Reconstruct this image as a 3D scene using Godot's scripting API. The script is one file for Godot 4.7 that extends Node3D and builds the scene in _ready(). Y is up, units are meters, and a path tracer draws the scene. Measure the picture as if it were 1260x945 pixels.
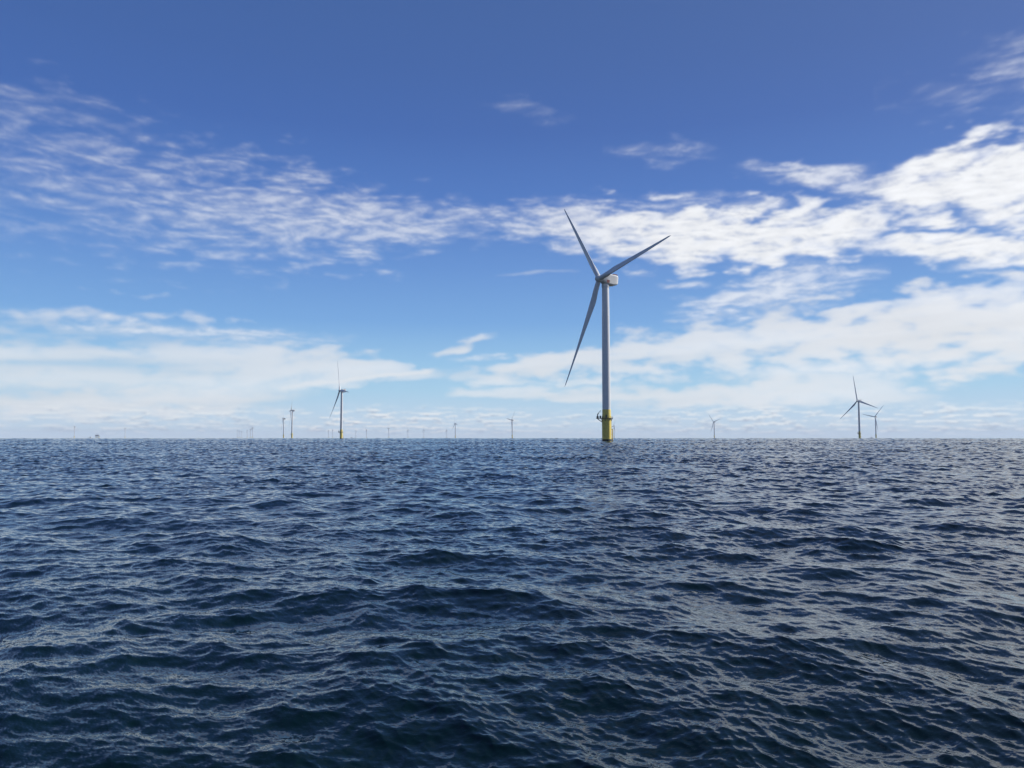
extends Node3D

# An offshore wind farm seen from a small boat: choppy sea, one turbine close by, the rest of the farm out to the horizon.
# Directions are compass-like: azimuth 0 is straight ahead (-z), 90 is to the right (+x). Sizes in metres.

const EYE := 2.6                 # height of the eye above mean sea level
const EARTH := 7330000.0         # radius of the earth with the usual refraction: far things stand a little lower
const SUN_AZ := 75.0
const SUN_EL := 32.0
const WIND_FROM := 242.0         # the rotors face this way
const ROTOR := 83.5
const HUB_H := 116.8

var mats := {}

func _ready() -> void:
	# ---- camera, sky, sun, exposure
	var cam := Camera3D.new()
	cam.name = "camera"
	cam.position = Vector3(0, EYE, 0)
	cam.rotation_degrees = Vector3(3.98, 0, 0)
	cam.fov = 52.9
	cam.near = 0.1
	cam.far = 60000.0
	add_child(cam)
	cam.current = true

	var env := Environment.new()
	env.background_mode = Environment.BG_SKY
	env.tonemap_mode = Environment.TONE_MAPPER_LINEAR
	env.tonemap_exposure = 1.3
	env.sdfgi_enabled = true
	env.ssao_enabled = true
	env.ssil_enabled = true
	var jobs := [Thread.new(), Thread.new(), Thread.new()]
	jobs[0].start(make_sky)
	jobs[1].start(wave_tile.bind(WAVE_N, BIG_SIZE, 37.0, 0.36, 0.0098, 6.0, 46.0, 5))
	jobs[2].start(wave_tile.bind(WAVE_N, SMALL_SIZE, 0.36, 0.06, 0.02, 6.0, 40.0, 6))
	var pano := PanoramaSkyMaterial.new()
	pano.energy_multiplier = 0.77
	pano.panorama = ImageTexture.create_from_image(jobs[0].wait_to_finish())
	env.fog_enabled = true
	env.fog_density = 0.000031
	env.fog_light_color = Color(0.86, 0.92, 1.0)
	var sky := Sky.new()
	sky.sky_material = pano
	env.sky = sky
	var we := WorldEnvironment.new()
	we.name = "world_environment"
	we.environment = env
	add_child(we)

	var sun := DirectionalLight3D.new()
	sun.name = "sun"
	sun.light_energy = 1.6
	sun.light_color = Color(1.0, 0.98, 0.95)
	sun.light_angular_distance = 0.53
	sun.shadow_enabled = true
	add_child(sun)
	sun.look_at_from_position(Vector3.ZERO, -toward(SUN_AZ, SUN_EL), Vector3.UP)

	# ---- setting
	make_materials()
	make_sea(jobs[1].wait_to_finish(), jobs[2].wait_to_finish())
	# ---- things
	make_turbines()
	make_vessels()


func toward(az: float, el: float) -> Vector3:
	var a := deg_to_rad(az)
	var e := deg_to_rad(el)
	return Vector3(sin(a) * cos(e), sin(e), -cos(a) * cos(e))


# =====================================================================  SKY
const SKY_W := 4096
const FRONT_AZ := 52.0
const FRONT_EL := 40.0
# clear sky by elevation: degrees, then sRGB
const CLEAR := [
	[0.0, 202, 219, 233], [1.5, 190, 214, 234], [3.5, 168, 207, 233], [5.5, 150, 195, 231], [8.5, 121, 169, 223], [12.5, 103, 148, 211],
	[17.0, 82, 124, 194], [22.0, 70, 107, 176], [26.0, 67, 102, 167], [30.0, 65, 99, 161], [45.0, 55, 87, 146], [90.0, 45, 74, 130]]
# cloud banks: kind (0 rippled altocumulus, 1 smooth veil), then azimuth, elevation, half thickness, density along the bank
const BANKS := [
	[0, [-40.5, 17.0, 4.0, 0.34, -34.2, 16.9, 4.4, 0.36, -27.3, 16.2, 4.1, 0.42, -19.5, 15.6, 3.6, 0.52, -10.9, 15.5, 2.7, 0.62, -4.3, 15.61, 1.61, 0.5, 1.2, 15.65, 0.81, 0.4]],
	[0, [-38.4, 20.62, 1.08, 0.3, -33.4, 20.43, 1.29, 0.32, -27.9, 19.81, 1.08, 0.25]],
	[0, [-1.8, 15.88, 0.81, 0.5, 3.7, 15.62, 1.72, 0.75, 10.3, 14.73, 2.1, 1.05, 17.8, 14.05, 2.2, 1.12, 23.7, 14.18, 1.7, 1.05, 26.7, 14.47, 1.0, 0.9]],
	[0, [3.7, 17.23, 0.46, 0.35, 13.3, 16.83, 0.67, 0.5, 19.5, 16.22, 0.65, 0.5]],
	[0, [24.8, 16.59, 1.04, 0.6, 28.2, 16.13, 2.11, 1.1, 31.9, 16.0, 2.5, 1.25, 37.0, 15.63, 2.65, 1.25, 43.1, 15.28, 2.52, 1.2]],
	[0, [17.1, 18.84, 0.48, 0.45, 21.7, 17.76, 0.69, 0.8, 24.8, 17.63, 0.52, 0.6]],
	[0, [8.9, 20.58, 0.55, 0.34, 11.9, 20.12, 1.0, 0.42, 14.0, 20.34, 0.64, 0.3]],
	[0, [-1.6, 23.89, 0.48, 0.18, 1.2, 23.47, 0.75, 0.3, 3.4, 23.11, 0.43, 0.2]],
	[0, [24.7, 12.79, 0.53, 0.7, 27.6, 12.58, 0.89, 1.1, 33.9, 11.61, 0.98, 1.2, 41.2, 10.82, 0.89, 0.9]],
	[0, [30.6, 11.00, 0.31, 0.7, 32.8, 10.85, 0.40, 0.85]],
	[0, [13.2, 9.17, 0.81, 0.6, 16.0, 9.85, 1.37, 0.75, 20.4, 10.51, 1.45, 0.72, 23.9, 10.81, 0.87, 0.6]],
	[0, [11.6, 10.97, 0.23, 0.6, 13.9, 10.99, 0.29, 0.6]],
	[1, [-4.9, 4.52, 0.36, 0.6, -0.6, 4.84, 0.78, 0.85, 4.2, 5.43, 1.32, 0.9, 10.2, 6.31, 1.66, 0.85, 17.6, 7.1, 2.1, 0.9, 24.5, 7.0, 2.6, 1.0, 30.2, 7.0, 2.9, 1.05, 35.4, 7.1, 3.2, 1.05, 44.3, 7.2, 3.4, 1.0]],
	[1, [-3.6, 3.33, 0.30, 0.6, 4.2, 3.08, 0.60, 0.8, 13.1, 2.89, 0.94, 0.85, 20.3, 3.41, 1.47, 0.85, 25.9, 3.05, 1.09, 0.7, 28.7, 2.45, 0.63, 0.5]],
	[1, [-42.9, 4.2, 3.4, 0.72, -36.1, 4.6, 3.2, 0.7, -30.2, 4.9, 2.9, 0.7, -23.4, 5.1, 2.6, 0.7, -17.6, 5.19, 1.84, 0.78, -11.9, 5.09, 1.18, 0.8, -7.2, 4.74, 0.36, 0.6]],
	[1, [-37.6, 2.21, 0.96, 0.8, -28.2, 2.25, 1.06, 0.85, -19.2, 2.64, 0.97, 0.8, -13.6, 2.65, 0.47, 0.4]],
	[0, [-30.7, 6.97, 0.31, 0.5, -26.0, 7.39, 0.65, 0.7, -21.4, 7.20, 0.50, 0.6, -17.6, 7.26, 0.52, 0.55, -12.0, 7.09, 0.35, 0.4]],
	[1, [-16.7, 3.54, 0.24, 0.8, -11.9, 4.26, 0.26, 0.95, -6.3, 4.93, 0.2, 0.9]],
	[1, [-5.4, 6.08, 0.32, 0.7, -3.9, 6.69, 0.5, 0.85, -1.9, 7.49, 0.32, 0.65]],
	[1, [-1.1, 12.02, 0.15, 0.5, 1.8, 12.25, 0.21, 0.65, 5.0, 12.27, 0.15, 0.5]],
	[0, [-3.9, 5.79, 0.24, 0.5, -0.6, 6.11, 0.24, 0.55]],
	[0, [29.4, 21.88, 1.2, 0.2, 32.6, 22.15, 2.0, 0.34, 37.3, 22.01, 2.4, 0.42, 42.8, 21.67, 2.4, 0.4]],
]

func fbm(seed_: int, freq: float, octaves: int, gain := 0.5, ridged := false) -> FastNoiseLite:
	var n := FastNoiseLite.new()
	n.seed = seed_
	n.noise_type = FastNoiseLite.TYPE_SIMPLEX_SMOOTH
	n.frequency = freq
	n.fractal_type = FastNoiseLite.FRACTAL_RIDGED if ridged else FastNoiseLite.FRACTAL_FBM
	n.fractal_octaves = octaves
	n.fractal_gain = gain
	return n

func make_sky() -> Image:
	var per := SKY_W / 360.0
	# front part at full size
	var fw := int(2 * FRONT_AZ * per)
	var fh := int(FRONT_EL * per)
	var masks := [PackedFloat32Array(), PackedFloat32Array()]
	for m in 2:
		masks[m].resize(fw * fh)
	var warp_a := fbm(11, 0.22, 3)
	var warp_b := fbm(12, 0.35, 4)
	for bank in BANKS:
		var s: Array = bank[1]
		var cnt := s.size() / 4
		var mask: PackedFloat32Array = masks[bank[0]]
		var tip: float = 0.6 + 2.5 * s[2]
		var lo_e := 99.0
		var hi_e := 0.0
		var thick := 0.0
		for k in cnt:
			lo_e = minf(lo_e, s[4 * k + 1] - 1.9 * s[4 * k + 2])
			hi_e = maxf(hi_e, s[4 * k + 1] + 1.9 * s[4 * k + 2])
			thick = maxf(thick, s[4 * k + 2])
		var i0 := clampi(int((s[0] - tip + FRONT_AZ) * per), 0, fw)
		var i1 := clampi(int((s[4 * cnt - 4] + tip + FRONT_AZ) * per), 0, fw)
		var j0 := clampi(int(lo_e * per), 0, fh)
		var j1 := clampi(int(hi_e * per) + 1, 0, fh)
		for j in range(j0, j1):
			var el := (j + 0.5) / per
			for i in range(i0, i1):
				var az := (i + 0.5) / per - FRONT_AZ
				var wx := az + 1.2 * thick * warp_a.get_noise_2d(az * 0.6, el * 2.0 + 40.0)
				var k := 0
				while k < cnt - 2 and wx > s[4 * k + 4]:
					k += 1
				var t: float = (wx - s[4 * k]) / (s[4 * k + 4] - s[4 * k])
				var fade := 1.0
				if t < 0.0:
					fade = maxf(0.0, 1.0 + t * (s[4 * k + 4] - s[4 * k]) / tip)
					t = 0.0
				elif t > 1.0:
					fade = maxf(0.0, 1.0 - (t - 1.0) * (s[4 * k + 4] - s[4 * k]) / tip)
					t = 1.0
				if fade <= 0.0:
					continue
				var hw: float = lerpf(s[4 * k + 2], s[4 * k + 6], t)
				var ce: float = lerpf(s[4 * k + 1], s[4 * k + 5], t)
				var de: float = (el - ce) / hw + 0.9 * warp_b.get_noise_2d(az * 0.8, el * 2.2)
				var v: float = (1.0 - de * de * 0.55) * lerpf(s[4 * k + 3], s[4 * k + 7], t) * fade
				if v > mask[j * fw + i]:
					mask[j * fw + i] = v
		masks[bank[0]] = mask
	var front := shade_sky(fw, fh, -FRONT_AZ, 1.0 / per, masks)
	# the whole sky, coarser
	var cw := SKY_W / 4
	var ch := SKY_W / 16
	var rest := shade_sky(cw, ch, -180.0, 4.0 / per, [])
	rest.resize(SKY_W, SKY_W / 4, Image.INTERPOLATE_CUBIC)
	var whole := Image.create(SKY_W, SKY_W / 2, false, Image.FORMAT_RGBF)
	whole.fill(Color(0.60, 0.70, 0.80))
	# straight ahead (-z) is the panorama's first column: the right half of what was computed comes first
	var half := SKY_W / 2
	var high := SKY_W / 4
	rest.blit_rect(front, Rect2i(0, 0, fw, fh), Vector2i(int(half - FRONT_AZ * per), high - fh))
	whole.blit_rect(rest, Rect2i(half, 0, half, high), Vector2i(0, 0))
	whole.blit_rect(rest, Rect2i(0, 0, half, high), Vector2i(half, 0))
	return whole

func smooth(a: float, b: float, x: float) -> float:
	var t := clampf((x - a) / (b - a), 0.0, 1.0)
	return t * t * (3.0 - 2.0 * t)

# rows from the top down to the horizon
func shade_sky(w: int, h: int, az0: float, step: float, masks: Array) -> Image:
	var data := PackedFloat32Array()
	data.resize(w * h * 3)
	var big := fbm(21, 0.55, 3)          # where banks lie outside the photograph's frame
	var rip := fbm(31, 4.2, 6, 0.56)     # rippled cloud
	var fine := fbm(33, 13.0, 4, 0.6)
	var streak := fbm(35, 1.0, 6, 0.6)
	var warp := fbm(36, 1.0, 2)
	var vei := fbm(41, 1.0, 4, 0.42)      # veil
	var low := fbm(51, 1.0, 5, 0.55)     # cumulus along the horizon
	var low2 := fbm(52, 1.0, 4, 0.5)
	var has := masks.size() > 0
	var m0: PackedFloat32Array = masks[0] if has else PackedFloat32Array()
	var m1: PackedFloat32Array = masks[1] if has else PackedFloat32Array()
	var sun := toward(SUN_AZ, SUN_EL)
	for j in h:
		var el := (j + 0.5) * step
		var er := deg_to_rad(el)
		var sy := sin(er)
		var ce := cos(er)
		# clear air
		var k := 0
		while k < CLEAR.size() - 2 and el > CLEAR[k + 1][0]:
			k += 1
		var t: float = clampf((el - CLEAR[k][0]) / (CLEAR[k + 1][0] - CLEAR[k][0]), 0.0, 1.0)
		var ca := Color8(CLEAR[k][1], CLEAR[k][2], CLEAR[k][3]).srgb_to_linear()
		var cb := Color8(CLEAR[k + 1][1], CLEAR[k + 1][2], CLEAR[k + 1][3]).srgb_to_linear()
		var clear := ca.lerp(cb, t)
		var far := 1.0 / (sy + 0.055)
		var row := (h - 1 - j) * w
		for i in w:
			var az := az0 + (i + 0.5) * step
			var ar := deg_to_rad(az)
			var dx := sin(ar) * ce
			var dz := -cos(ar) * ce
			var px := dx * far
			var pz := dz * far
			var cosang := dx * sun.x + sy * sun.y + dz * sun.z
			var ang := acos(clampf(cosang, -1.0, 1.0))
			var glow := 0.16 * exp(-ang / 0.42)
			var r := clear.r + glow
			var g := clear.g + glow
			var b := clear.b + glow * 1.1
			# how much cloud
			var a0 := 0.0
			var a1 := 0.0
			var out := maxf(smooth(38.0, 50.0, absf(az)), smooth(31.0, 38.0, el))
			if out > 0.0:
				var nb := big.get_noise_2d(px * 0.9 + 7.0, pz * 0.9)
				a0 = out * (lerpf(0.1, -0.55, smooth(16.0, 40.0, el)) + 1.4 * nb)
				var nv := big.get_noise_2d(px * 0.35 - 30.0, pz * 0.35)
				a1 = out * (0.62 - 0.85 * smooth(3.0, 13.0, el) + 1.0 * nv - 0.35 * smooth(20.0, 45.0, el))
			if has and out < 1.0:
				var q := j * w + i
				a0 = maxf(a0, m0[q] * (1.0 - out))
				a1 = maxf(a1, m1[q] * (1.0 - out))
			var n_rip := 0.0
			if a0 > 0.01:
				if el < 36.0:
					var bend := 0.5 * warp.get_noise_2d(az * 0.12, el * 0.5)
					n_rip = streak.get_noise_2d(az * 0.40 + bend, (el + bend) * 1.9 + az * 0.045)
				if el > 28.0:
					n_rip = lerpf(n_rip, rip.get_noise_2d(px, pz), smooth(28.0, 36.0, el))
			var lift := 0.86 + 0.3 * exp(-ang / 0.9)
			if a1 > 0.01:
				var n := vei.get_noise_2d(az * 0.032 + el * 0.05, (el - 0.05 * az) * 0.42) * 1.2 + 0.05 * rip.get_noise_2d(px * 0.5, pz * 0.5)
				var cov := smooth(0.0, 0.85, a1 * 1.15 + 0.95 * n * maxf(0.3, 1.2 - 0.75 * a1) - 0.1) * minf(0.93, 0.2 + 0.7 * a1)
				var l := lift * (0.92 + 0.1 * n)
				r += (0.93 * l - r) * cov
				g += (0.95 * l - g) * cov
				b += (0.985 * l - b) * cov
			if a0 > 0.01:
				var n := n_rip * 1.1 + 0.12 * fine.get_noise_2d(px, pz)
				var soft := smooth(-0.05, 0.85, a0 * 1.1 + 0.4 * warp.get_noise_2d(az * 0.16 + 31.0, el * 0.8) + 0.25 * n)
				var detail := smooth(-0.6, 0.65, n + (a0 - 0.5) * 1.1)
				var cov := soft * (0.40 + 0.60 * detail) * clampf(0.06 + 0.9 * a0, 0.0, 0.97)
				var l := lift * (0.97 + 0.14 * n)
				r += (0.94 * l - r) * cov
				g += (0.955 * l - g) * cov
				b += (0.985 * l - b) * cov
			if el < 3.0:
				var nn := low.get_noise_2d(az * 0.42, el * 3.4) + 0.25 * low2.get_noise_2d(az * 0.1, 9.0)
				var band := smooth(0.0, 0.5, el) * (1.0 - smooth(1.5, 2.6, el + 0.5 * low2.get_noise_2d(az * 0.25, 3.0)))
				var cov := smooth(-0.12, 0.34, nn) * band * (0.72 + 0.5 * low2.get_noise_2d(az * 0.07, 40.0))
				var top := smooth(-0.25, 0.3, low.get_noise_2d(az * 0.42, el * 3.4) - low.get_noise_2d(az * 0.42, (el + 0.16) * 3.4) + 0.2 * (el - 1.2))
				r += (lerpf(0.42, 0.93, top) * lift - r) * cov
				g += (lerpf(0.50, 0.96, top) * lift - g) * cov
				b += (lerpf(0.63, 0.98, top) * lift - b) * cov
			var o := (row + i) * 3
			data[o] = r
			data[o + 1] = g
			data[o + 2] = b
	return Image.create_from_data(w, h, false, Image.FORMAT_RGBF, data.to_byte_array())


# =====================================================================  MATERIALS
func noise_tex(seed_: int, freq: float, lo: Color, hi: Color) -> NoiseTexture2D:
	var t := NoiseTexture2D.new()
	t.width = 256
	t.height = 256
	t.seamless = true
	t.noise = fbm(seed_, freq, 4)
	var g := Gradient.new()
	g.set_color(0, lo)
	g.set_color(1, hi)
	t.color_ramp = g
	return t

func paint(called: String, c: Color, rough: float, seed_ := 0, spread := 0.0, scale := 0.1) -> void:
	var m := StandardMaterial3D.new()
	m.resource_name = called
	m.roughness = rough
	var s := c.linear_to_srgb()
	if spread > 0.0:
		m.albedo_texture = noise_tex(seed_, 0.02, s.darkened(spread), s.lightened(spread * 0.4))
		m.uv1_triplanar = true
		m.uv1_scale = Vector3.ONE * scale
	else:
		m.albedo_color = s
	mats[called] = m

func make_materials() -> void:
	paint("tower_paint", Color(0.56, 0.58, 0.595), 0.4, 3, 0.06, 0.05)
	paint("nacelle_paint", Color(0.58, 0.59, 0.58), 0.5, 4, 0.06, 0.1)
	paint("yellow_paint", Color(0.74, 0.58, 0.10), 0.5, 5, 0.16, 0.12)
	paint("marine_growth", Color(0.018, 0.02, 0.014), 0.85, 6, 0.3, 0.5)
	paint("dark_steel", Color(0.035, 0.038, 0.042), 0.6)
	paint("galvanised", Color(0.22, 0.23, 0.235), 0.5)
	paint("red_paint", Color(0.14, 0.022, 0.024), 0.5)
	paint("hull_blue", Color(0.02, 0.035, 0.07), 0.5)
	paint("hull_orange", Color(0.42, 0.09, 0.02), 0.5)
	paint("superstructure", Color(0.62, 0.62, 0.6), 0.5)
	paint("window_glass", Color(0.02, 0.025, 0.03), 0.15)
	paint("topside", Color(0.16, 0.17, 0.18), 0.6)


# =====================================================================  SEA
# One square tile of wind sea by inverse Fourier transform: height and sideways pull, for wavelengths between two limits.
func fft_line(re: PackedFloat64Array, im: PackedFloat64Array, n: int, cs: PackedFloat64Array, sn: PackedFloat64Array) -> void:
	var half := 1
	while half < n:
		var stride := n / (2 * half)
		var start := 0
		while start < n:
			var tw := 0
			for k in range(start, start + half):
				var q := k + half
				var wr := cs[tw]
				var wi := sn[tw]
				var xr := re[q] * wr - im[q] * wi
				var xi := re[q] * wi + im[q] * wr
				re[q] = re[k] - xr
				im[q] = im[k] - xi
				re[k] += xr
				im[k] += xi
				tw += stride
			start += 2 * half
		half *= 2

func fft2(re: PackedFloat64Array, im: PackedFloat64Array, n: int) -> Array:
	var cs := PackedFloat64Array()
	var sn := PackedFloat64Array()
	var rev := PackedInt32Array()
	for k in n / 2:
		cs.append(cos(TAU * k / n))
		sn.append(sin(TAU * k / n))
	var bits := int(round(log(n) / log(2)))
	for k in n:
		var v := 0
		for q in bits:
			if k & (1 << q):
				v |= 1 << (bits - 1 - q)
		rev.append(v)
	var lr := PackedFloat64Array()
	var li := PackedFloat64Array()
	lr.resize(n)
	li.resize(n)
	for way in 2:
		var step := 1 if way == 0 else n
		for line in n:
			var o := line * n if way == 0 else line
			for k in n:
				var p := o + rev[k] * step
				lr[k] = re[p]
				li[k] = im[p]
			fft_line(lr, li, n, cs, sn)
			for k in n:
				re[o + k * step] = lr[k]
				im[o + k * step] = li[k]
	return [re, im]

# returns [height, pull x, pull z], each n*n
func wave_tile(n: int, size: float, longest: float, shortest: float, steep: float, peak: float, head: float, seed_: int) -> Array:
	var rng := RandomNumberGenerator.new()
	rng.seed = seed_
	var total := n * n
	var hr := PackedFloat64Array()
	var hi := PackedFloat64Array()
	hr.resize(total)
	hi.resize(total)
	var dk := TAU / size
	var kp := TAU / peak
	var k_lo := TAU / longest
	var k_hi := TAU / shortest
	var hd := deg_to_rad(head)
	var wx := sin(hd)
	var wz := -cos(hd)
	var vx := sin(hd - 1.15)          # a second, crossing train of waves
	var vz := -cos(hd - 1.15)
	for b in n:
		var kz := dk * (b if b < n / 2 else b - n)
		for a in n:
			var kx := dk * (a if a < n / 2 else a - n)
			var k := sqrt(kx * kx + kz * kz)
			if k < k_lo or k > k_hi or a == n / 2 or b == n / 2:
				continue
			var c := (kx * wx + kz * wz) / k
			var e := (kx * vx + kz * vz) / k
			var d := 0.07 + 1.6 * pow(maxf(c, 0.0), 6.0) + 0.9 * pow(maxf(e, 0.0), 6.0)
			var s := steep * pow(k, -4.0) * exp(-1.25 * (kp / k) * (kp / k)) * d / PI
			s *= 1.0 + 0.2 * exp(-pow((k / kp - 1.0) / 0.35, 2.0))
			var amp := sqrt(2.0 * s) * dk
			hr[b * n + a] = rng.randfn() * amp * 0.7071
			hi[b * n + a] = rng.randfn() * amp * 0.7071
	# make the three fields real; pack two in one transform
	var pr := PackedFloat64Array()
	var pi := PackedFloat64Array()
	var zr := PackedFloat64Array()
	var zi := PackedFloat64Array()
	pr.resize(total)
	pi.resize(total)
	zr.resize(total)
	zi.resize(total)
	for b in n:
		var nb := (n - b) % n
		var kz := float(b if b < n / 2 else b - n)
		for a in n:
			var q := b * n + a
			var p := nb * n + (n - a) % n
			var er := 0.5 * (hr[q] + hr[p])
			var ei := 0.5 * (hi[q] - hi[p])
			if er == 0.0 and ei == 0.0:
				continue
			var kx := float(a if a < n / 2 else a - n)
			var l := maxf(sqrt(kx * kx + kz * kz), 1e-6)
			# pull = i k/|k| H, so that crests draw together
			var xr := -ei * kx / l
			var xi := er * kx / l
			pr[q] = er - xi
			pi[q] = ei + xr
			zr[q] = -ei * kz / l
			zi[q] = er * kz / l
	var one := fft2(pr, pi, n)
	var two := fft2(zr, zi, n)
	return [one[0], one[1], two[0]]

const WAVE_N := 512
const BIG_SIZE := 37.0
const SMALL_SIZE := 5.2
const CHOP := 1.0

func make_sea(big: Array, small: Array) -> void:
	var rip := wave_tile(256, 1.9, 0.06, 0.018, 0.006, 9.0, 60.0, 7)
	# the finest ripples as a normal map
	var rimg := Image.create(256, 256, false, Image.FORMAT_RGBF)
	var rh: PackedFloat64Array = rip[0]
	var cell := 1.9 / 256.0
	for y in 256:
		for x in 256:
			var sx := (rh[y * 256 + (x + 1) % 256] - rh[y * 256 + (x + 255) % 256]) / (2.0 * cell)
			var sz := (rh[((y + 1) % 256) * 256 + x] - rh[((y + 255) % 256) * 256 + x]) / (2.0 * cell)
			var nv := Vector3(-sx, -sz, 1.0).normalized()
			rimg.set_pixel(x, y, Color(nv.x * 0.5 + 0.5, nv.y * 0.5 + 0.5, nv.z * 0.5 + 0.5))
	var water := StandardMaterial3D.new()
	water.resource_name = "sea_water"
	water.albedo_color = Color(0.0006, 0.0062, 0.0064).linear_to_srgb()
	water.roughness = 0.07
	water.metallic_specular = 0.36
	water.normal_enabled = true
	water.normal_texture = ImageTexture.create_from_image(rimg)
	water.normal_scale = 0.5

	# rings round the boat, finer near it; the sector ahead is finer than the rest
	var radii := PackedFloat32Array()
	var r := 4.2
	while r < 2500.0:
		radii.append(r)
		r += maxf(0.022, 0.0035 * r)
	while r < 26000.0:
		radii.append(r)
		r *= 1.03
	var mesh := ArrayMesh.new()
	sea_part(mesh, big, small, radii, -44.0, 44.0, 590)
	var coarse := PackedFloat32Array([0.02])
	r = 0.6
	while r < 26000.0:
		coarse.append(r)
		r *= 1.06
	sea_part(mesh, big, small, coarse, 44.0, 316.0, 200)
	var core := PackedFloat32Array()
	r = 0.02
	while r < 4.2:
		core.append(r)
		r += 0.12
	core.append(4.2)
	sea_part(mesh, big, small, core, -44.0, 44.0, 60)
	for s in mesh.get_surface_count():
		mesh.surface_set_material(s, water)
	var o := MeshInstance3D.new()
	o.name = "sea"
	o.mesh = mesh
	o.set_meta("kind", "structure")
	o.set_meta("label", "dark blue choppy sea reaching to the horizon")
	add_child(o)

func sea_part(mesh: ArrayMesh, big: Array, small: Array, radii: PackedFloat32Array, az0: float, az1: float, cols: int) -> void:
	var bh: PackedFloat64Array = big[0]
	var bx: PackedFloat64Array = big[1]
	var bz: PackedFloat64Array = big[2]
	var sh: PackedFloat64Array = small[0]
	var sx: PackedFloat64Array = small[1]
	var sz: PackedFloat64Array = small[2]
	var rows := radii.size()
	var nc := cols + 1
	var pos := PackedVector3Array()
	pos.resize(rows * nc)
	var uv := PackedVector2Array()
	uv.resize(rows * nc)
	var sa := PackedFloat32Array()
	var ca := PackedFloat32Array()
	for c in nc:
		var a := deg_to_rad(lerpf(az0, az1, float(c) / cols))
		sa.append(sin(a))
		ca.append(-cos(a))
	var kb := WAVE_N / BIG_SIZE
	var ks := WAVE_N / SMALL_SIZE
	var mask := WAVE_N - 1
	var c2 := cos(0.61)
	var breeze := fbm(71, 0.035, 2)       # gusts: patches of rougher and smoother water
	var s2 := sin(0.61)
	for j in rows:
		var r := radii[j]
		var steeper := 1.0 + 0.55 * smooth(25.0, 120.0, r) - 0.4 * smooth(350.0, 1300.0, r)
		var drop := -r * r / (2.0 * EARTH)
		# the chop: wavelengths that the rings can carry at this distance (each octave is the same sea, twice as large)
		var oct := maxf(0.0, log(r * 0.042) / log(2.0))
		var s_lo := pow(2.0, floorf(oct))
		var w_lo := 1.0 - (oct - floorf(oct))
		if oct <= 0.0:
			w_lo = 1.0
		for c in nc:
			var x := r * sa[c]
			var z := r * ca[c]
			var u := (x + 400.0) * kb
			var v := (z + 130.0) * kb
			var fu := floorf(u)
			var fv := floorf(v)
			u -= fu
			v -= fv
			var i0 := int(fu) & mask
			var i1 := (i0 + 1) & mask
			var j0 := (int(fv) & mask) * WAVE_N
			var j1 := ((int(fv) + 1) & mask) * WAVE_N
			var w00 := (1.0 - u) * (1.0 - v)
			var w10 := u * (1.0 - v)
			var w01 := (1.0 - u) * v
			var w11 := u * v
			var p00 := j0 + i0
			var p10 := j0 + i1
			var p01 := j1 + i0
			var p11 := j1 + i1
			var y := bh[p00] * w00 + bh[p10] * w10 + bh[p01] * w01 + bh[p11] * w11
			var mx := CHOP * (bx[p00] * w00 + bx[p10] * w10 + bx[p01] * w01 + bx[p11] * w11)
			var mz := CHOP * (bz[p00] * w00 + bz[p10] * w10 + bz[p01] * w01 + bz[p11] * w11)
			var gust := 1.1 + 0.6 * breeze.get_noise_2d(x, z)
			for o in 2:
				var wt := w_lo if o == 0 else 1.0 - w_lo
				if wt < 0.001:
					continue
				var sc := s_lo if o == 0 else s_lo * 2.0
				u = (x * c2 + z * s2) * ks / sc
				v = (z * c2 - x * s2) * ks / sc
				fu = floorf(u)
				fv = floorf(v)
				u -= fu
				v -= fv
				i0 = int(fu) & mask
				i1 = (i0 + 1) & mask
				j0 = (int(fv) & mask) * WAVE_N
				j1 = ((int(fv) + 1) & mask) * WAVE_N
				wt *= sc * gust * steeper
				w00 = (1.0 - u) * (1.0 - v) * wt
				w10 = u * (1.0 - v) * wt
				w01 = (1.0 - u) * v * wt
				w11 = u * v * wt
				p00 = j0 + i0
				p10 = j0 + i1
				p01 = j1 + i0
				p11 = j1 + i1
				y += sh[p00] * w00 + sh[p10] * w10 + sh[p01] * w01 + sh[p11] * w11
				var qx := sx[p00] * w00 + sx[p10] * w10 + sx[p01] * w01 + sx[p11] * w11
				var qz := sz[p00] * w00 + sz[p10] * w10 + sz[p01] * w01 + sz[p11] * w11
				mx += (qx * c2 - qz * s2) * CHOP * 1.15
				mz += (qx * s2 + qz * c2) * CHOP * 1.15
			var at := j * nc + c
			pos[at] = Vector3(x + mx, y + drop, z + mz)
			uv[at] = Vector2(x, z) / 1.9
	var nor := PackedVector3Array()
	nor.resize(rows * nc)
	for j in rows:
		var ja := maxi(j - 1, 0) * nc
		var jb := mini(j + 1, rows - 1) * nc
		for c in nc:
			var e := pos[j * nc + mini(c + 1, cols)] - pos[j * nc + maxi(c - 1, 0)]
			var f := pos[jb + c] - pos[ja + c]
			nor[j * nc + c] = e.cross(f).normalized()
	var idx := PackedInt32Array()
	idx.resize((rows - 1) * cols * 6)
	var o := 0
	for j in rows - 1:
		for c in cols:
			var a := j * nc + c
			var b := a + nc
			idx[o] = a
			idx[o + 1] = b
			idx[o + 2] = a + 1
			idx[o + 3] = a + 1
			idx[o + 4] = b
			idx[o + 5] = b + 1
			o += 6
	var arr := []
	arr.resize(Mesh.ARRAY_MAX)
	arr[Mesh.ARRAY_VERTEX] = pos
	arr[Mesh.ARRAY_NORMAL] = nor
	arr[Mesh.ARRAY_TEX_UV] = uv
	arr[Mesh.ARRAY_INDEX] = idx
	mesh.add_surface_from_arrays(Mesh.PRIMITIVE_TRIANGLES, arr)


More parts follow.
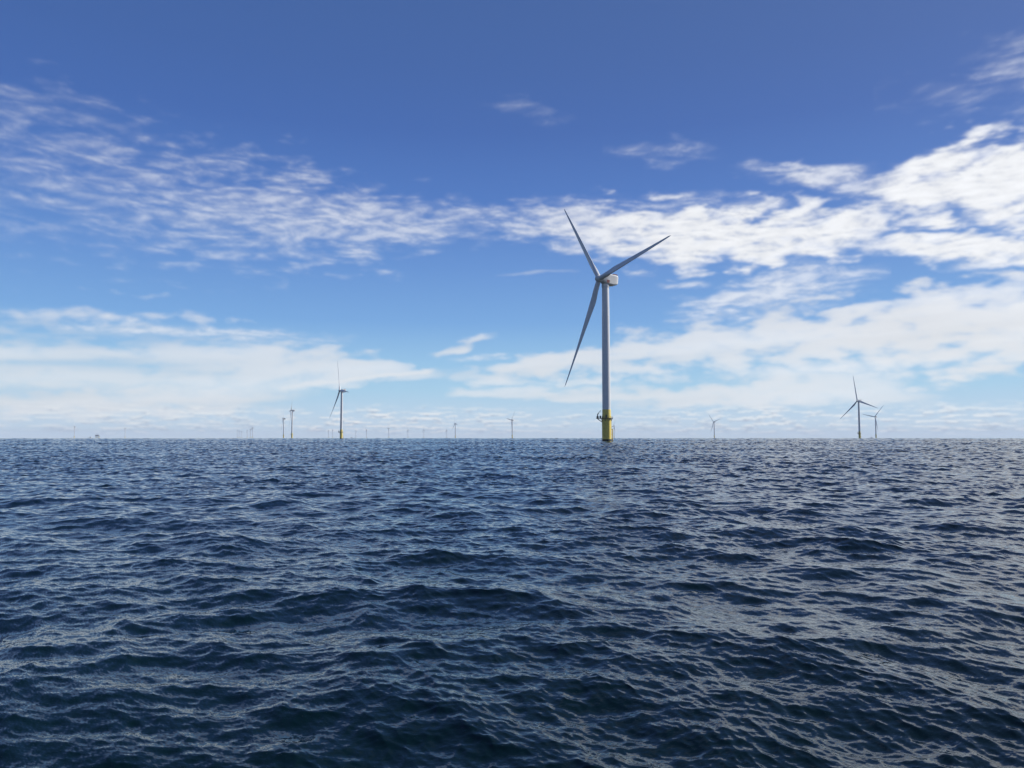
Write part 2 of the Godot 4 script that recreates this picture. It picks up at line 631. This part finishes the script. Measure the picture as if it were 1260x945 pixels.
# =====================================================================  MESH HELPERS
class Geo:
	var v := PackedVector3Array()
	var n := PackedVector3Array()
	var i := PackedInt32Array()

	func tri(a: int, b: int, c: int) -> void:      # a, b, c counter-clockwise from outside
		i.append_array(PackedInt32Array([a, c, b]))

	# closed rings of equal length skinned into a solid, with flat caps
	func loft(rings: Array, caps := true) -> void:
		var m: int = rings[0].size()
		var all := PackedVector3Array()
		for ring in rings:
			all.append_array(ring)
		var faces := PackedInt32Array()
		for k in rings.size() - 1:
			for q in m:
				var a := k * m + q
				var b := k * m + (q + 1) % m
				faces.append_array(PackedInt32Array([a, b, b + m, a, b + m, a + m]))
		var vol := 0.0
		var mid: Vector3 = (all[0] + all[all.size() - 1]) * 0.5
		for f in range(0, faces.size(), 3):
			vol += (all[faces[f]] - mid).dot((all[faces[f + 1]] - mid).cross(all[faces[f + 2]] - mid))
		var flip := vol < 0.0
		var base := v.size()
		var nn := PackedVector3Array()
		nn.resize(all.size())
		for f in range(0, faces.size(), 3):
			var a := faces[f]
			var b := faces[f + 2] if flip else faces[f + 1]
			var c := faces[f + 1] if flip else faces[f + 2]
			var w := (all[b] - all[a]).cross(all[c] - all[a])
			nn[a] += w
			nn[b] += w
			nn[c] += w
			tri(base + a, base + b, base + c)
		for q in nn.size():
			nn[q] = nn[q].normalized()
		v.append_array(all)
		n.append_array(nn)
		if caps:
			for e in 2:
				var ring: PackedVector3Array = rings[0] if e == 0 else rings[rings.size() - 1]
				var at := v.size()
				var c := Vector3.ZERO
				for p in ring:
					c += p / m
				var w := Vector3.ZERO
				for q in m:
					w += (ring[q] - c).cross(ring[(q + 1) % m] - c)
				var turned := (e == 0) != flip
				if turned:
					w = -w
				w = w.normalized()
				v.append_array(ring)
				v.append(c)
				for q in m + 1:
					n.append(w)
				for q in m:
					var q2 := (q + 1) % m
					if turned:
						tri(at + m, at + q2, at + q)
					else:
						tri(at + m, at + q, at + q2)

	func disc(c: Vector3, r: float, ax: Vector3, m: int) -> PackedVector3Array:
		var s := ax.cross(Vector3.UP if absf(ax.y) < 0.9 else Vector3.RIGHT).normalized()
		var t := s.cross(ax).normalized()
		var out := PackedVector3Array()
		for q in m:
			out.append(c + r * (cos(TAU * q / m) * s + sin(TAU * q / m) * t))
		return out

	func tube(a: Vector3, b: Vector3, ra: float, rb := -1.0, m := 8) -> void:
		var ax := (b - a).normalized()
		loft([disc(a, ra, ax, m), disc(b, ra if rb < 0.0 else rb, ax, m)])

	func lathe(profile: Array, m := 40) -> void:   # [radius, height] upwards
		var rings := []
		for p in profile:
			rings.append(disc(Vector3(0, p[1], 0), p[0], Vector3.UP, m))
		loft(rings)

	func hoop(c: Vector3, r: float, thick: float, m := 40) -> void:
		var rings := []
		for k in m + 1:
			var a := TAU * k / m
			var d := Vector3(cos(a), 0, sin(a))
			rings.append(disc(c + d * r, thick, Vector3(-sin(a), 0, cos(a)), 6))
		loft(rings, false)

	func box(c: Vector3, s: Vector3, cham := 0.0) -> void:
		var h := s * 0.5
		var q := cham if cham > 0.0 else minf(h.x, minf(h.y, h.z)) * 0.08
		var ring := func(y: float, k: float) -> PackedVector3Array:
			var x := h.x - k
			var z := h.z - k
			return PackedVector3Array([c + Vector3(-x, y, -z + q), c + Vector3(-x + q, y, -z), c + Vector3(x - q, y, -z), c + Vector3(x, y, -z + q), c + Vector3(x, y, z - q), c + Vector3(x - q, y, z), c + Vector3(-x + q, y, z), c + Vector3(-x, y, z - q)])
		flat([ring.call(-h.y, q), ring.call(-h.y + q, 0.0), ring.call(h.y - q, 0.0), ring.call(h.y, q)])

	# like loft, but with hard edges between the faces
	func flat(rings: Array) -> void:
		var g := Geo.new()
		g.loft(rings)
		for f in range(0, g.i.size(), 3):
			var a := g.v[g.i[f]]
			var b := g.v[g.i[f + 1]]
			var c := g.v[g.i[f + 2]]
			var w := (c - a).cross(b - a).normalized()
			var at := v.size()
			v.append_array(PackedVector3Array([a, b, c]))
			n.append_array(PackedVector3Array([w, w, w]))
			i.append_array(PackedInt32Array([at, at + 1, at + 2]))

	func mesh() -> ArrayMesh:
		var arr := []
		arr.resize(Mesh.ARRAY_MAX)
		arr[Mesh.ARRAY_VERTEX] = v
		arr[Mesh.ARRAY_NORMAL] = n
		arr[Mesh.ARRAY_INDEX] = i
		var m := ArrayMesh.new()
		m.add_surface_from_arrays(Mesh.PRIMITIVE_TRIANGLES, arr)
		return m

func part(called: String, mesh: Mesh, mat: String, parent: Node, xf := Transform3D.IDENTITY, label := "") -> MeshInstance3D:
	var o := MeshInstance3D.new()
	o.name = called
	o.mesh = mesh
	o.material_override = mats[mat]
	o.transform = xf
	if label:
		o.set_meta("label", label)
	parent.add_child(o, true)
	return o

var used := {}
func thing(called: String, label: String, category: String, group: String, at: Vector3) -> Node3D:
	var o := Node3D.new()
	var k: int = used.get(called, 0)
	used[called] = k + 1
	o.name = called if k == 0 else "%s_%03d" % [called, k]
	o.position = at
	o.set_meta("label", label)
	o.set_meta("category", category)
	if group:
		o.set_meta("group", group)
	add_child(o, true)
	return o

func at_sea(az: float, dist: float) -> Vector3:
	var a := deg_to_rad(az)
	return Vector3(sin(a) * dist, -dist * dist / (2.0 * EARTH), -cos(a) * dist)


# =====================================================================  WIND TURBINES
var shapes := {}

func blade_mesh(spans: int, around: int) -> ArrayMesh:
	# root at the hub's centre line; span +y, chord +x (in the rotor plane), thickness z (along the shaft)
	var g := Geo.new()
	var rings := []
	var root := 2.2
	for k in spans + 1:
		var t := float(k) / spans
		t = t * (0.35 + 0.65 * t) if t < 1.0 else 1.0
		var y := lerpf(root, ROTOR, t)
		var s := y / ROTOR
		var chord: float
		if s < 0.055:
			chord = 3.5
		elif s < 0.22:
			chord = lerpf(3.5, 5.4, smooth(0.055, 0.22, s))
		else:
			chord = lerpf(5.4, 0.9, pow((s - 0.22) / 0.78, 0.85))
		if s > 0.965:
			chord *= maxf(0.12, sqrt(maxf(0.0, 1.0 - pow((s - 0.965) / 0.035, 2.0))))
		var round_ := 1.0 - smooth(0.04, 0.2, s)                   # round at the root, wing-shaped further out
		var thick := lerpf(lerpf(0.30, 0.17, smooth(0.2, 0.7, s)), 1.0, round_)
		var twist := deg_to_rad(lerpf(15.0, 0.0, smooth(0.08, 0.85, s)) + 2.0)
		var ring := PackedVector3Array()
		for q in around:
			var a := TAU * q / around
			var cx := cos(a)
			var air := 0.5 * thick * sin(a) * (0.62 + 0.38 * cx) * 1.25
			var x := lerpf(cx * 0.5 - 0.18, cx * 0.5, round_) * chord
			var z := lerpf(air, 0.5 * sin(a), round_) * chord
			# leading edge towards +x
			ring.append(Vector3(x * cos(twist) - z * sin(twist), y, x * sin(twist) + z * cos(twist) + 1.6 * s * s))
		rings.append(ring)
	g.loft(rings)
	return g.mesh()

func rounded_ring(z: float, w: float, lo: float, hi: float, rad: float, m := 6) -> PackedVector3Array:
	# a rounded rectangle across the shaft, between heights lo and hi
	var out := PackedVector3Array()
	var corners := [[w - rad, hi - rad, 0.0], [-w + rad, hi - rad, PI / 2], [-w + rad, lo + rad, PI], [w - rad, lo + rad, 1.5 * PI]]
	for c in corners:
		for q in m + 1:
			var a: float = c[2] + PI / 2 * q / m
			out.append(Vector3(c[0] + rad * cos(a), c[1] + rad * sin(a), z))
	return out

func make_shapes() -> void:
	var g := Geo.new()
	g.lathe([[2.97, 22.7], [2.94, 40.0], [2.86, 65.0], [2.72, 90.0], [2.5, 112.0]], 48)
	shapes.tower = g.mesh()
	g = Geo.new()
	g.lathe([[2.6, -0.18], [2.75, -0.15], [2.75, 0.15], [2.6, 0.18]], 48)
	shapes.flange = g.mesh()
	g = Geo.new()
	g.lathe([[3.28, 1.6], [3.3, 8.0], [3.3, 15.8], [3.3, 17.6], [3.08, 19.0], [3.03, 22.7], [2.95, 22.8]], 48)
	shapes.transition = g.mesh()
	g = Geo.new()
	g.lathe([[3.27, -4.0], [3.27, 1.6], [3.2, 1.62]], 48)
	shapes.waterline = g.mesh()
	# the work platform: a grating ring with a bay on the left for the crane
	g = Geo.new()
	g.lathe([[4.4, 17.1], [4.6, 17.2], [4.6, 17.45], [4.4, 17.5]], 48)
	g.box(Vector3(-5.3, 17.3, 0.4), Vector3(4.0, 0.36, 4.2))
	for k in 8:
		var a := TAU * (k + 0.5) / 8
		g.tube(Vector3(cos(a) * 3.3, 15.3, sin(a) * 3.3), Vector3(cos(a) * 4.4, 17.15, sin(a) * 4.4), 0.14)
	g.tube(Vector3(-3.2, 14.6, 0.4), Vector3(-6.6, 17.1, 0.4), 0.28)
	shapes.platform = g.mesh()
	g = Geo.new()
	for k in 30:
		var a := TAU * k / 30
		if cos(a) < -0.82:
			continue
		g.tube(Vector3(cos(a) * 4.5, 17.4, sin(a) * 4.5), Vector3(cos(a) * 4.5, 18.6, sin(a) * 4.5), 0.035, -1.0, 6)
	for y in [18.0, 18.6]:
		g.hoop(Vector3(0, y, 0), 4.5, 0.035)
	for c in [Vector3(-7.2, 0, -1.6), Vector3(-7.2, 0, 0.4), Vector3(-7.2, 0, 2.4), Vector3(-5.8, 0, 2.4), Vector3(-5.8, 0, -1.6)]:
		g.tube(c + Vector3(0, 17.4, 0), c + Vector3(0, 18.6, 0), 0.045, -1.0, 6)
	for y in [18.0, 18.6]:
		g.tube(Vector3(-7.2, y, -1.6), Vector3(-7.2, y, 2.4), 0.04, -1.0, 6)
		g.tube(Vector3(-7.2, y, 2.4), Vector3(-4.0, y, 2.4), 0.04, -1.0, 6)
		g.tube(Vector3(-7.2, y, -1.6), Vector3(-4.2, y, -1.6), 0.04, -1.0, 6)
	shapes.railing = g.mesh()
	# davit crane
	g = Geo.new()
	g.tube(Vector3(-6.5, 17.4, 0.4), Vector3(-6.5, 20.2, 0.4), 0.34, 0.28, 12)
	g.box(Vector3(-6.4, 18.2, 0.4), Vector3(1.1, 1.4, 1.0))
	shapes.crane_post = g.mesh()
	g = Geo.new()
	g.tube(Vector3(-6.7, 20.1, 0.4), Vector3(-4.2, 22.9, 0.9), 0.24, 0.14, 8)
	g.tube(Vector3(-6.4, 18.9, 0.4), Vector3(-5.4, 21.3, 0.65), 0.12, 0.1, 8)
	shapes.crane_jib = g.mesh()
	g = Geo.new()
	g.tube(Vector3(-4.2, 22.9, 0.9), Vector3(-4.2, 21.5, 0.9), 0.04, -1.0, 6)
	g.box(Vector3(-4.2, 21.35, 0.9), Vector3(0.22, 0.35, 0.22))
	shapes.crane_hook = g.mesh()
	g = Geo.new()
	g.box(Vector3(-4.6, 18.3, 1.7), Vector3(1.0, 1.7, 0.9))
	shapes.cabinet = g.mesh()
	# boat landing and ladder, on the far right
	g = Geo.new()
	for s in [-0.9, 0.9]:
		g.tube(Vector3(4.35, -1.0, -1.6 + s), Vector3(4.35, 9.0, -1.6 + s), 0.2, -1.0, 10)
		for y in [1.5, 5.0, 8.6]:
			g.tube(Vector3(2.6, y, -1.6 + s), Vector3(4.35, y, -1.6 + s), 0.13)
	shapes.landing = g.mesh()
	g = Geo.new()
	for s in [-0.24, 0.24]:
		g.tube(Vector3(3.75, 0.0, -1.6 + s), Vector3(3.75, 17.2, -1.6 + s), 0.05, -1.0, 6)
	for k in 56:
		g.tube(Vector3(3.75, 0.3 + 0.3 * k, -1.84), Vector3(3.75, 0.3 + 0.3 * k, -1.36), 0.025, -1.0, 5)
	shapes.ladder = g.mesh()
	g = Geo.new()
	g.box(Vector3(-0.6, 18.75, 3.2), Vector3(1.0, 2.2, 0.3))
	shapes.door = g.mesh()
	g = Geo.new()
	g.box(Vector3(0, 0, 0), Vector3(0.09, 12.5, 0.09))
	shapes.conduit = g.mesh()
	# nacelle, shaft along +z, origin at the tower's axis at hub height
	g = Geo.new()
	var rings := []
	for p in [[2.9, 2.0, -2.0, 2.1, 1.8], [2.5, 2.6, -2.4, 2.9, 1.7], [1.2, 3.1, -2.9, 4.0, 1.2], [-1.0, 3.2, -3.3, 4.5, 1.0], [-5.0, 3.2, -3.3, 4.6, 1.0], [-7.4, 3.15, -2.9, 4.6, 1.0], [-8.8, 3.0, -2.3, 4.45, 1.0], [-9.4, 2.5, -1.7, 3.9, 1.0]]:
		rings.append(rounded_ring(p[0], p[1], p[2], p[3], p[4]))
	g.loft(rings)
	shapes.nacelle = g.mesh()
	g = Geo.new()   # yaw skirt under the nacelle
	g.lathe([[2.52, -5.6], [2.75, -5.3], [2.8, -3.0]], 36)
	shapes.yaw = g.mesh()
	g = Geo.new()   # hoist deck rail on the rear roof
	for x in [-2.7, 2.7]:
		g.box(Vector3(x, 4.5, -6.2), Vector3(0.12, 1.3, 4.2))
	g.box(Vector3(0, 4.5, -8.36), Vector3(5.52, 1.3, 0.12))
	shapes.hoist = g.mesh()
	g = Geo.new()
	g.box(Vector3(0, 0, 0), Vector3(0.06, 2.4, 4.4))
	shapes.panel = g.mesh()
	g = Geo.new()
	g.tube(Vector3(0.6, 4.4, -5.0), Vector3(0.6, 6.8, -5.0), 0.07, 0.05)
	g.tube(Vector3(-0.6, 4.4, -5.0), Vector3(-0.6, 6.4, -5.0), 0.07, 0.05)
	g.tube(Vector3(-0.9, 6.1, -5.0), Vector3(0.9, 6.1, -5.0), 0.05)
	shapes.mast = g.mesh()
	# hub: a blunt rounded nose on +z
	g = Geo.new()
	rings = []
	for p in [[-2.5, 2.0], [-2.3, 2.3], [-1.2, 2.55], [0.6, 2.6], [1.7, 2.35], [2.6, 1.7], [3.1, 0.9], [3.25, 0.15]]:
		rings.append(g.disc(Vector3(0, 0, p[0]), p[1], Vector3(0, 0, 1), 32))
	g.loft(rings)
	shapes.hub = g.mesh()
	shapes.blade = blade_mesh(44, 20)
	shapes.far_blade = blade_mesh(14, 10)
	# plainer shapes for turbines kilometres away
	g = Geo.new()
	g.lathe([[2.97, 22.7], [2.86, 65.0], [2.5, 112.0]], 20)
	shapes.far_tower = g.mesh()
	g = Geo.new()
	g.lathe([[3.28, -4.0], [3.3, 17.5], [3.0, 19.0], [3.0, 22.7]], 20)
	shapes.far_transition = g.mesh()
	g = Geo.new()
	g.lathe([[4.4, 17.1], [4.6, 17.2], [4.6, 17.45], [4.4, 17.5]], 20)
	g.box(Vector3(-5.3, 17.3, 0.4), Vector3(4.0, 0.36, 4.2))
	g.tube(Vector3(-6.5, 17.4, 0.4), Vector3(-6.5, 20.2, 0.4), 0.34)
	g.tube(Vector3(-6.7, 20.1, 0.4), Vector3(-4.2, 22.9, 0.9), 0.24)
	shapes.far_platform = g.mesh()

const OVERHANG := 5.4
const TILT := 5.3
const CONE := 1.25
const LOWER := Transform3D(Vector3(1, 0, 0), Vector3(0, 1, 0), Vector3(0, 0, 1), Vector3(0, -0.9, 0))

func turbine(az: float, dist: float, faces_az: float, phase: float, detail: int, label: String, group: String) -> void:
	var root := thing("wind_turbine", label, "wind turbine", group, at_sea(az, dist))
	var head := Transform3D(Basis(Vector3.UP, PI - deg_to_rad(faces_az)), Vector3(0, HUB_H - OVERHANG * sin(deg_to_rad(TILT)), 0))
	var shaft := head * Transform3D(Basis(Vector3.RIGHT, -deg_to_rad(TILT)), Vector3.ZERO)
	var centre := shaft * Transform3D(Basis.IDENTITY, Vector3(0, 0, OVERHANG))
	if detail > 1:
		var tw := part("tower", shapes.tower, "tower_paint", root)
		for f in [[46.0, 2.92], [68.0, 2.845], [90.0, 2.72]]:
			var wide: float = (f[1] + 0.05) / 2.75
			part("flange", shapes.flange, "tower_paint", tw, Transform3D(Basis.from_scale(Vector3(wide, 1, wide)), Vector3(0, f[0], 0)))
		var tp := part("transition_piece", shapes.transition, "yellow_paint", root, Transform3D.IDENTITY, "weathered yellow painted foundation tube")
		part("door", shapes.door, "dark_steel", tp, LOWER)
		part("ladder", shapes.ladder, "galvanised", tp)
		part("boat_landing", shapes.landing, "yellow_paint", tp)
		for a in [70.0, 118.0]:
			var d := deg_to_rad(a)
			part("conduit", shapes.conduit, "dark_steel", tp, Transform3D(Basis.IDENTITY, Vector3(cos(d) * 3.34, 9.2, sin(d) * 3.34)))
		part("marine_growth", shapes.waterline, "marine_growth", root, Transform3D.IDENTITY, "black band of marine growth at the waterline")
		var pf := part("work_platform", shapes.platform, "dark_steel", root, LOWER)
		part("railing", shapes.railing, "dark_steel", pf)
		part("cabinet", shapes.cabinet, "dark_steel", pf)
		var cr := part("davit_crane", shapes.crane_post, "dark_steel", root, LOWER)
		part("jib", shapes.crane_jib, "dark_steel", cr)
		part("hook", shapes.crane_hook, "dark_steel", cr)
		var na := part("nacelle", shapes.nacelle, "nacelle_paint", root, shaft)
		part("yaw_bearing", shapes.yaw, "tower_paint", root, head)
		part("hoist_railing", shapes.hoist, "red_paint", na)
		part("wind_mast", shapes.mast, "galvanised", na)
		for s in [-1.0, 1.0]:
			part("red_marking", shapes.panel, "red_paint", na, Transform3D(Basis.IDENTITY.scaled(Vector3(1, 0.9, 0.55)), Vector3(3.2 * s, -1.3, -0.4)), "dark red square panel on the nacelle's side")
	else:
		part("tower", shapes.far_tower, "tower_paint", root)
		part("transition_piece", shapes.far_transition, "yellow_paint", root)
		part("work_platform", shapes.far_platform, "dark_steel", root, LOWER)
		part("nacelle", shapes.nacelle, "nacelle_paint", root, shaft)
	part("hub", shapes.hub, "nacelle_paint", root, centre)
	for k in 3:
		var q := deg_to_rad(phase + 120.0 * k)
		# span direction in the rotor plane, coned a little forwards; the leading edge runs ahead in the turning direction
		var b := Basis(Vector3(0, 0, 1), -q) * Basis(Vector3(1, 0, 0), deg_to_rad(CONE))
		part("blade", shapes.blade if detail > 1 else shapes.far_blade, "tower_paint", root, centre * Transform3D(b, Vector3.ZERO))

func make_turbines() -> void:
	make_shapes()
	turbine(6.98, 556.0, WIND_FROM, 81.8, 2, "tall white wind turbine on a yellow foundation with dark crane platform and black waterline", "")
	turbine(-12.45, 1915.0, 240.0, 96.0, 2, "mid-distance wind turbine with one blade straight up and lit yellow foot", "")
	turbine(24.2, 2620.0, 246.0, 108.0, 2, "dark-looking wind turbine overlapped at the blade tip by a smaller turbine beside it", "")
	turbine(25.2, 4597.0, 243.0, 42.0, 1, "smaller wind turbine standing just beyond a larger dark-looking one with crossing blade tips", "")
	turbine(14.66, 5687.0, 246.0, 76.0, 1, "lone small wind turbine in the gap between the yellow-footed giant and the crossing pair", "")
	turbine(0.02, 4941.0, 245.0, 40.0, 1, "thin grey wind turbine with blades in a Y, taller of two between two yellow-footed turbines", "")
	turbine(-4.19, 6134.0, 245.0, 100.0, 1, "thin grey wind turbine with one blade upright, shorter of two between two yellow-footed turbines", "")
	turbine(-15.88, 3360.0, 250.0, 30.0, 1, "slim sunlit wind turbine seen nearly edge-on, taller of a close pair", "")
	turbine(-16.45, 4781.0, 252.0, 62.0, 1, "slim grey wind turbine seen nearly edge-on, shorter of a close pair", "")
	turbine(-29.5, 8904.0, 250.0, 0.0, 1, "tiny white wind turbine with a small dark boat by its foot", "")
	turbine(7.52, 7383.0, 244.0, 20.0, 1, "distant thin wind turbine just showing beside the big turbine's yellow foundation", "")
	var row := "faint turbines on the horizon"
	turbine(-26.57, 10049.0, 245.0, 20.0, 1, "lone tiny faint wind turbine between the offshore platform and a huddle of faint turbines", row)
	for f in [[-18.54, 9039.0, 15.0], [-18.68, 10361.0, 70.0], [-18.89, 11328.0, 100.0], [-19.53, 11909.0, 40.0], [-19.41, 12747.0, 10.0], [-19.26, 13133.0, 85.0]]:
		turbine(f[0], f[1], 245.0, f[2], 1, "tiny faint wind turbine in the huddle beside the slim edge-on pair", row)
	for f in [[-13.34, 12174.0, 25.0], [-13.05, 11047.0, 75.0]]:
		turbine(f[0], f[1], 245.0, f[2], 1, "tiny faint wind turbine between the edge-on pair and the turbine with an upright blade", row)
	turbine(-11.41, 12099.0, 245.0, 50.0, 1, "tiny faint wind turbine beside the small dark boat near a yellow-footed turbine", row)
	for f in [[-9.04, 9196.0, 35.0], [-7.66, 10884.0, 95.0], [-6.5, 10860.0, 5.0], [-10.65, 10964.0, 60.0]]:
		turbine(f[0], f[1], 245.0, f[2], 1, "tiny faint wind turbine in the spaced row between small boat and thin grey turbine", row)
	turbine(-4.82, 11142.0, 245.0, 110.0, 1, "tiny faint wind turbine close beside the shorter thin grey turbine with an upright blade", row)


# =====================================================================  VESSELS AND PLATFORM
func hull(g: Geo, length: float, beam: float, deck: float, draught := 2.0) -> void:
	# bow towards -x
	var rings := []
	for k in 9:
		var t := float(k) / 8
		var w := beam * 0.5 * (smooth(0.0, 0.35, t + 0.04) if t < 0.9 else 0.93)
		var x := lerpf(-length * 0.5, length * 0.5, t)
		var top := deck + 1.4 * pow(1.0 - t, 3.0) * deck * 0.4
		var rake := (1.0 - t) * (1.0 - t) * 2.5
		rings.append(PackedVector3Array([Vector3(x - rake, top, w), Vector3(x - rake * 0.4, deck * 0.3, w * 0.93), Vector3(x, -draught, w * 0.5), Vector3(x, -draught, -w * 0.5), Vector3(x - rake * 0.4, deck * 0.3, -w * 0.93), Vector3(x - rake, top, -w)]))
	g.flat(rings)

func vessel(az: float, dist: float, turn: float, length: float, hull_mat: String, label: String, group := "", called := "work_boat", category := "boat") -> void:
	var o := thing(called, label, category, group, at_sea(az, dist))
	o.rotation_degrees.y = turn
	var k := length / 25.0
	var g := Geo.new()
	hull(g, length, length * 0.3, 2.6 * k)
	part("hull", g.mesh(), hull_mat, o)
	g = Geo.new()
	g.box(Vector3(-length * 0.15, 4.4 * k, 0), Vector3(length * 0.32, 3.6 * k, length * 0.24), 0.2 * k)
	g.box(Vector3(-length * 0.17, 7.3 * k, 0), Vector3(length * 0.2, 2.3 * k, length * 0.2), 0.2 * k)
	var cabin := part("cabin", g.mesh(), "superstructure", o)
	g = Geo.new()
	g.box(Vector3(-length * 0.17, 7.6 * k, 0), Vector3(length * 0.206, 0.9 * k, length * 0.206), 0.05 * k)
	part("window_band", g.mesh(), "window_glass", cabin)
	g = Geo.new()
	g.tube(Vector3(-length * 0.15, 8.4 * k, 0), Vector3(-length * 0.15, 13.5 * k, 0), 0.22 * k, 0.12 * k)
	g.tube(Vector3(-length * 0.15, 11.2 * k, -1.2 * k), Vector3(-length * 0.15, 11.2 * k, 1.2 * k), 0.1 * k)
	part("mast", g.mesh(), "galvanised", o)

func make_vessels() -> void:
	# offshore platform: a deck box on jacket legs, with a helicopter deck and a crane
	var o := thing("offshore_platform", "dark offshore platform on legs with a raised crane beside a ship", "platform", "", at_sea(-28.18, 8600.0))
	o.rotation_degrees.y = 20.0
	for s in [[-1, -1], [-1, 1], [1, -1], [1, 1]]:
		var g := Geo.new()
		g.tube(Vector3(16.0 * s[0], -4.0, 10.0 * s[1]), Vector3(13.0 * s[0], 22.0, 9.0 * s[1]), 1.3, -1.0, 12)
		part("leg", g.mesh(), "yellow_paint", o)
	var g := Geo.new()
	for z in [-9.6, 9.6]:
		g.tube(Vector3(-15.3, 2.0, z), Vector3(13.3, 20.0, z), 0.6)
		g.tube(Vector3(15.3, 2.0, z), Vector3(-13.3, 20.0, z), 0.6)
	part("brace", g.mesh(), "yellow_paint", o)
	g = Geo.new()
	g.box(Vector3(0, 24.0, 0), Vector3(40, 4, 26), 0.4)
	g.box(Vector3(-4, 30.5, 0), Vector3(30, 9, 22), 0.4)
	var top := part("topside", g.mesh(), "topside", o)
	g = Geo.new()
	g.box(Vector3(-20, 37.4, 0), Vector3(20, 0.8, 20), 0.2)
	for z in [-7.0, 7.0]:
		g.tube(Vector3(-14, 34.5, z), Vector3(-22, 37.0, z), 0.4)
	part("helicopter_deck", g.mesh(), "topside", top)
	g = Geo.new()
	g.tube(Vector3(10, 26, 5), Vector3(10, 39, 5), 1.2, 1.0, 12)
	g.tube(Vector3(10, 39, 5), Vector3(-16, 52, 2), 0.8, 0.5)
	part("crane", g.mesh(), "dark_steel", top)
	vessel(-28.53, 8300.0, 0.0, 46.0, "hull_blue", "pale ship lying beside the offshore platform", "", "supply_ship", "ship")
	vessel(-29.58, 8700.0, 60.0, 24.0, "hull_blue", "small dark boat at the foot of a tiny white turbine")
	vessel(-11.66, 6800.0, 10.0, 30.0, "hull_blue", "small dark boat just beside a yellow-footed turbine with an upright blade")
	vessel(24.97, 6200.0, -10.0, 28.0, "hull_blue", "small dark boat between the two turbines with crossing blade tips")
	for b in [[-2.81, 9000.0, 80.0], [-0.21, 9000.0, 95.0], [30.2, 9000.0, 85.0], [31.2, 9000.0, 80.0]]:
		vessel(b[0], b[1], b[2], 20.0, "hull_orange", "speck of a far boat standing up from the bare horizon", "far boats on the horizon")
